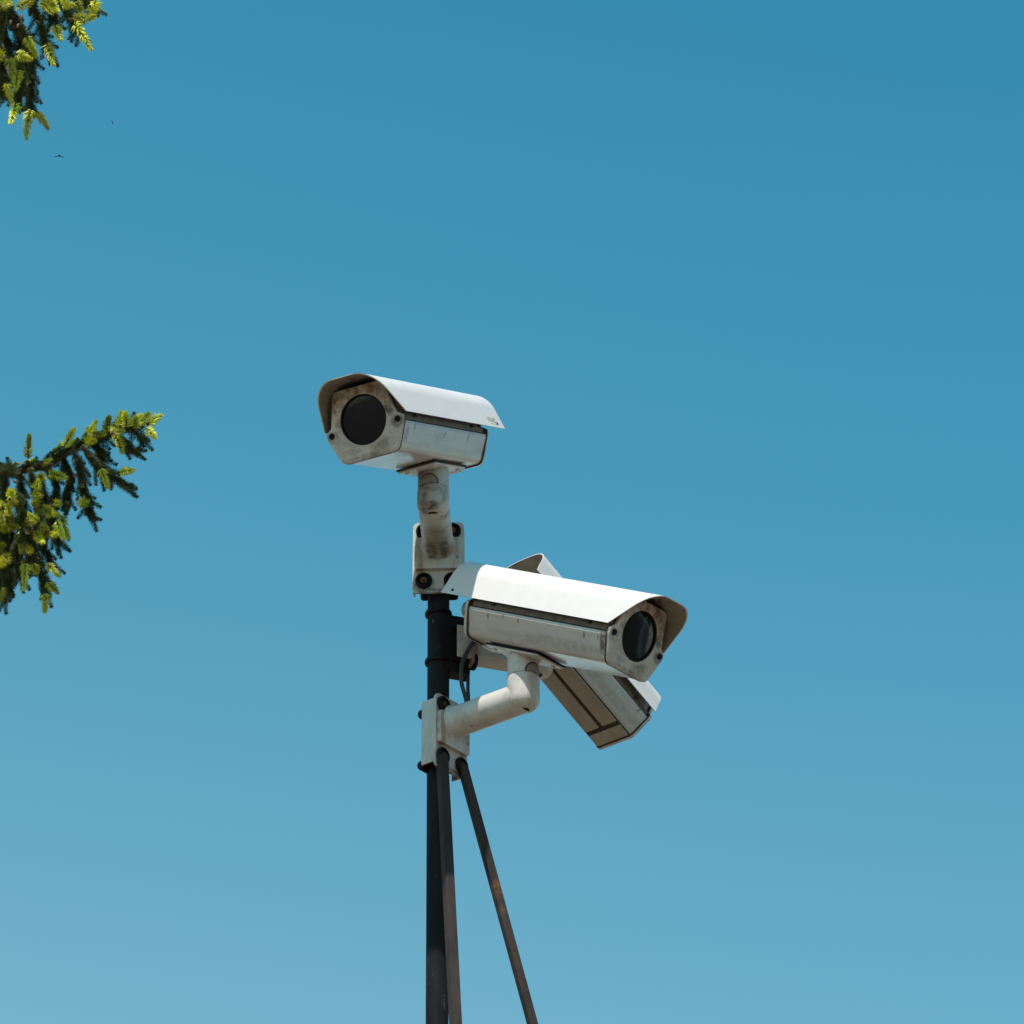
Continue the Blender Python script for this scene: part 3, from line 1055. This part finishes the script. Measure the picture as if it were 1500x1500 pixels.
def clothe(bo, poly, depth, r0, gap=9.0, side=1.25, tw=1.0, lim=None):
    """needle twigs along a branchlet and to both sides of it"""
    P = [TW(u, v, depth + 0.015 * i) for i, (u, v) in enumerate(poly)]
    bo.stem(P, r0, 0.002)
    total = sum((P[i + 1] - P[i]).length for i in range(len(P) - 1)) / T
    n = max(2, int(total / gap))
    for i in range(n):
        c, d = interp(P, (i + 0.5) / n)
        jit = Vector([random.uniform(-0.25, 0.25) for _ in range(3)])
        L = 0.085 * random.uniform(0.7, 0.95) * tw
        bo.put(random.choice(OLDT), 'needle_twig', c - d * L * 0.3, c + (d + jit * 0.6).normalized() * L, (tw, random.uniform(0.7, 0.95) * tw))
        for _ in range(int(side + random.random())):
            rt = Vector([random.gauss(0, 1) for _ in range(3)])
            rt = (rt - d * rt.dot(d)).normalized()
            dd = (d * 0.75 + rt * 0.8 + Vector((0, 0, -0.25))).normalized()
            s = random.uniform(0.45, 0.75) * tw
            bo.put(random.choice(OLDT), 'needle_twig', c, c + dd * 0.085 * s, (tw * 0.95, s))
    return P

def shoots(bo, lst, sx, ox, oy, depth):
    for (x0, y0, x1, y1) in lst:
        a = TW(ox + x0 * sx, oy + y0 * sx, depth + random.uniform(-0.16, -0.05))
        b = TW(ox + x1 * sx, oy + y1 * sx, depth + random.uniform(-0.16, -0.05) - 0.02)
        L = (b - a).length
        # shoots seen end-on keep a believable length by leaning towards the viewer
        if L < 0.035:
            b = b + Vector((0, -1, -0.3)).normalized() * 0.028
            L = (b - a).length
        bo.put(random.choice(NEW), 'new_shoot', a, b, (1.28 * random.uniform(0.88, 1.1), L / 0.057))
        if random.random() < 0.7:
            d = (a - b).normalized()
            bo.put(BUDM, 'bud', a + d * 0.004, b, (0.65, 0.8))

def buds(bo, lst, sx, ox, oy, depth):
    for x, y in lst:
        a = TW(ox + x * sx, oy + y * sx, depth - 0.1)
        bo.put(BUDM, 'bud', a, a + Vector((random.gauss(0, 1), -0.6, random.gauss(0, 1) - 0.5)), (0.9, 1.3))

# --- the lower bough, reaching right at mid height
b2 = Bough(None)
root_pt = Vector((TRUNK_XY[0], TRUNK_XY[1], TW(-300, 860, 0).z))
main = [root_pt, TW(-420, 830, -0.35), TW(-150, 742, -0.12), TW(-40, 706, -0.05), TW(20, 692), TW(62, 684), TW(95, 666), TW(130, 650), TW(170, 632), TW(205, 624)]
b2.stem(main, 0.034, 0.003)
for poly, dz in (
    ([(-30, 700), (20, 692), (62, 684), (95, 666), (130, 650), (170, 632), (205, 624)], -0.02),
    ([(-10, 700), (-4, 760), (-8, 820), (0, 858)], 0.10),
    ([(8, 694), (6, 770), (12, 835), (8, 878)], -0.04),
    ([(30, 692), (34, 740), (26, 800), (32, 850)], 0.05),
    ([(44, 688), (56, 740), (50, 800), (62, 840), (68, 868)], -0.03),
    ([(70, 682), (84, 716), (78, 760), (86, 800)], 0.08),
    ([(92, 668), (104, 700), (97, 742)], 0.04),
    ([(108, 662), (118, 696), (124, 726), (134, 758)], -0.02),
    ([(122, 656), (142, 684), (166, 700), (190, 714)], -0.05),
    ([(136, 648), (150, 676), (150, 700)], 0.05),
    ([(168, 634), (182, 648), (194, 660)], -0.02),
    ([(190, 626), (206, 642), (211, 650)], 0.0),
    ([(24, 694), (10, 684), (-6, 690)], -0.1),
    ([(20, 720), (40, 770), (44, 820)], -0.16),
    ([(0, 730), (20, 800), (22, 846)], 0.16),
    ([(60, 700), (70, 750), (64, 800), (76, 828)], 0.14),
    ([(-14, 780), (2, 830), (16, 862)], -0.12),
):
    clothe(b2, poly, dz, 0.006)
shoots(b2, [(185, 400, 180, 262), (415, 325, 485, 222), (555, 245, 640, 180), (585, 240, 668, 250), (690, 230, 695, 138), (780, 200, 785, 98),
            (820, 200, 820, 108), (725, 240, 800, 203), (740, 250, 802, 345), (870, 195, 880, 138), (895, 178, 972, 120), (955, 182, 1036, 130),
            (945, 215, 1016, 258), (770, 490, 862, 478), (645, 470, 702, 582), (270, 530, 262, 520), (325, 500, 428, 532),
            (60, 665, 136, 716), (25, 690, 10, 835), (50, 850, 118, 850), (140, 865, 142, 1005), (232, 880, 270, 965), (300, 748, 388, 770),
            (400, 780, 432, 930), (370, 810, 400, 932), (30, 1030, 62, 1085), (160, 1080, 165, 1255), (215, 1088, 242, 1150), (310, 1080, 382, 1170),
            (310, 1210, 376, 1275), (285, 1275, 302, 1392), (540, 695, 534, 685), (0, 1070, 14, 1100), (0, 1240, 20, 1330),
            (560, 300, 600, 290)], 0.2267, 0, 580, -0.05)
buds(b2, [(170, 420), (85, 545), (465, 515), (250, 720), (490, 680), (505, 410), (235, 825), (470, 340), (425, 680), (320, 440), (210, 860)], 0.2267, 0, 580, -0.05)
mp_ = [TW(u_, v_) for u_, v_ in ((-30, 700), (20, 692), (62, 684), (95, 666), (130, 650), (170, 632), (205, 624))]
for k in range(30):
    c_, d_ = interp(mp_, (k + 0.5) / 30)
    dd_ = (d_ * random.uniform(0.5, 1.1) + Vector((0, -0.5 * random.random(), random.uniform(0.1, 0.7)))).normalized()
    L_ = random.uniform(0.42, 0.62)
    b2.put(random.choice(OLDT), 'needle_twig', c_, c_ + dd_ * 0.085 * L_, (0.9, L_))
    if k % 3 == 0:
        b2.put(random.choice(NEW), 'new_shoot', c_ + dd_ * 0.03, c_ + dd_ * 0.08, (0.85, 0.75))
for _ in range(26):
    u_, v_ = random.uniform(-5, 82), random.uniform(700, 850)
    if v_ > 860 - 0.6 * u_:
        continue
    a_ = TW(u_, v_, random.uniform(-0.2, -0.05))
    b2.put(random.choice(NEW), 'new_shoot', a_, a_ + (Vector((random.uniform(-0.6, 0.8), -0.7, random.uniform(-0.9, 0.4)))).normalized() * 0.05, (random.uniform(0.95, 1.2), random.uniform(0.55, 0.9)))
b2.finish()

# --- the upper bough, hanging into the top left corner
b1 = Bough(None)
root_pt = Vector((TRUNK_XY[0], TRUNK_XY[1], TW(-300, 160, 0).z))
main = [root_pt, TW(-420, 70, -0.3), TW(-150, -8, -0.1), TW(-40, -30), TW(30, -30), TW(90, -24), TW(130, -10)]
b1.stem(main, 0.036, 0.004)
for poly, dz in (
    ([(-30, -26), (30, -22), (90, -16), (128, -4)], 0.0),
    ([(-4, -20), (14, 20), (32, 44), (46, 72), (47, 110), (45, 156)], 0.0),
    ([(-10, 0), (4, 40), (14, 78)], 0.08),
    ([(10, -10), (20, 30), (34, 60), (44, 90)], 0.10),
    ([(40, -18), (56, 26), (64, 56), (72, 76)], 0.03),
    ([(76, -16), (98, 14), (108, 34), (118, 50)], -0.02),
    ([(60, -16), (74, 12), (82, 34)], 0.06),
    ([(100, -12), (120, 0), (136, 12)], 0.02),
    ([(24, 80), (30, 112), (24, 146)], -0.02),
    ([(28, 60), (32, 100), (30, 136)], 0.12),
    ([(-4, 60), (4, 100), (10, 130)], 0.05),
    ([(-14, 20), (-2, 90), (4, 140)], 0.12),
    ([(16, -20), (6, 20), (0, 50)], -0.06),
):
    clothe(b1, poly, dz, 0.006)
shoots(b1, [(0, 50, 90, 0), (150, 55, 285, 20), (345, 30, 440, 95), (420, 0, 490, 100), (525, 40, 620, 62), (640, 20, 690, 95), (760, 50, 805, 135),
            (800, 10, 825, 100), (630, 150, 790, 168), (625, 200, 762, 385), (460, 215, 505, 348), (395, 375, 452, 545), (225, 310, 305, 475),
            (140, 455, 248, 518), (80, 480, 100, 680), (60, 700, 95, 845), (130, 870, 122, 1035), (255, 930, 215, 1145), (310, 940, 402, 1085),
            (150, 600, 150, 745), (0, 460, 10, 490), (540, -10, 570, 40), (380, -20, 410, 30)], 0.1733, 0, 0, -0.05)
buds(b1, [(180, 125), (160, 200), (340, 205), (395, 360), (95, 170), (610, 190), (270, 640), (130, 860), (40, 470), (200, 160)], 0.1733, 0, 0, -0.05)
b1.finish()

# --- boughs outside the picture: their needles are one mass per bough
def far_bough(z, ang, length):
    rd = random.Random(int(z * 100))
    d = Vector((math.cos(ang), math.sin(ang), 0))
    side = Vector((-d.y, d.x, 0))
    m = MB(s=1 / U)
    pts = [Vector((0, 0, z)) + d * length * t + Vector((0, 0, -0.10 * length * math.sin(t * 3))) for t in (0, 0.25, 0.5, 0.75, 1)]
    m.tube(pts, [0.035, 0.026, 0.018, 0.010, 0.003], 6)
    bo = m.build('bough', BARK, tree)
    bm = bmesh.new()
    n = int(420 * length)
    for i in range(n):
        t = rd.uniform(0.12, 1.0)
        c, _ = interp(pts, t)
        c = c + side * rd.gauss(0, 0.16) * (1.3 - t) + Vector((0, 0, -abs(rd.gauss(0, 0.14))))
        ax = (d * rd.uniform(0, 1) + side * rd.uniform(-1, 1) + Vector((0, 0, rd.uniform(-1, 0.1)))).normalized()
        o1 = ax.orthogonal().normalized()
        o2 = ax.cross(o1)
        L = rd.uniform(0.06, 0.10)
        for k in range(7):
            q = k * 0.9
            e = c + ax * L * k / 7
            out = (o1 * math.cos(q * 2.4) + o2 * math.sin(q * 2.4))
            tip = e + (out * 0.7 + ax * 0.7) * 0.022
            s = ax.cross(out) * 0.0014
            bm.faces.new((bm.verts.new(e - s), bm.verts.new(e + s), bm.verts.new(tip)))
    me = bpy.data.meshes.new('needle_mass')
    bm.to_mesh(me)
    bm.free()
    me.materials.append(OLD_NEEDLE)
    o = bpy.data.objects.new('needle_mass', me)
    o['kind'] = 'stuff'
    o.parent = bo
    col.objects.link(o)
for i in range(16):
    z = 4.2 + i * 0.6
    ang = R(95 + (i * 137.5) % 200)
    far_bough(z, ang, 2.6 - 0.15 * i + 0.2)
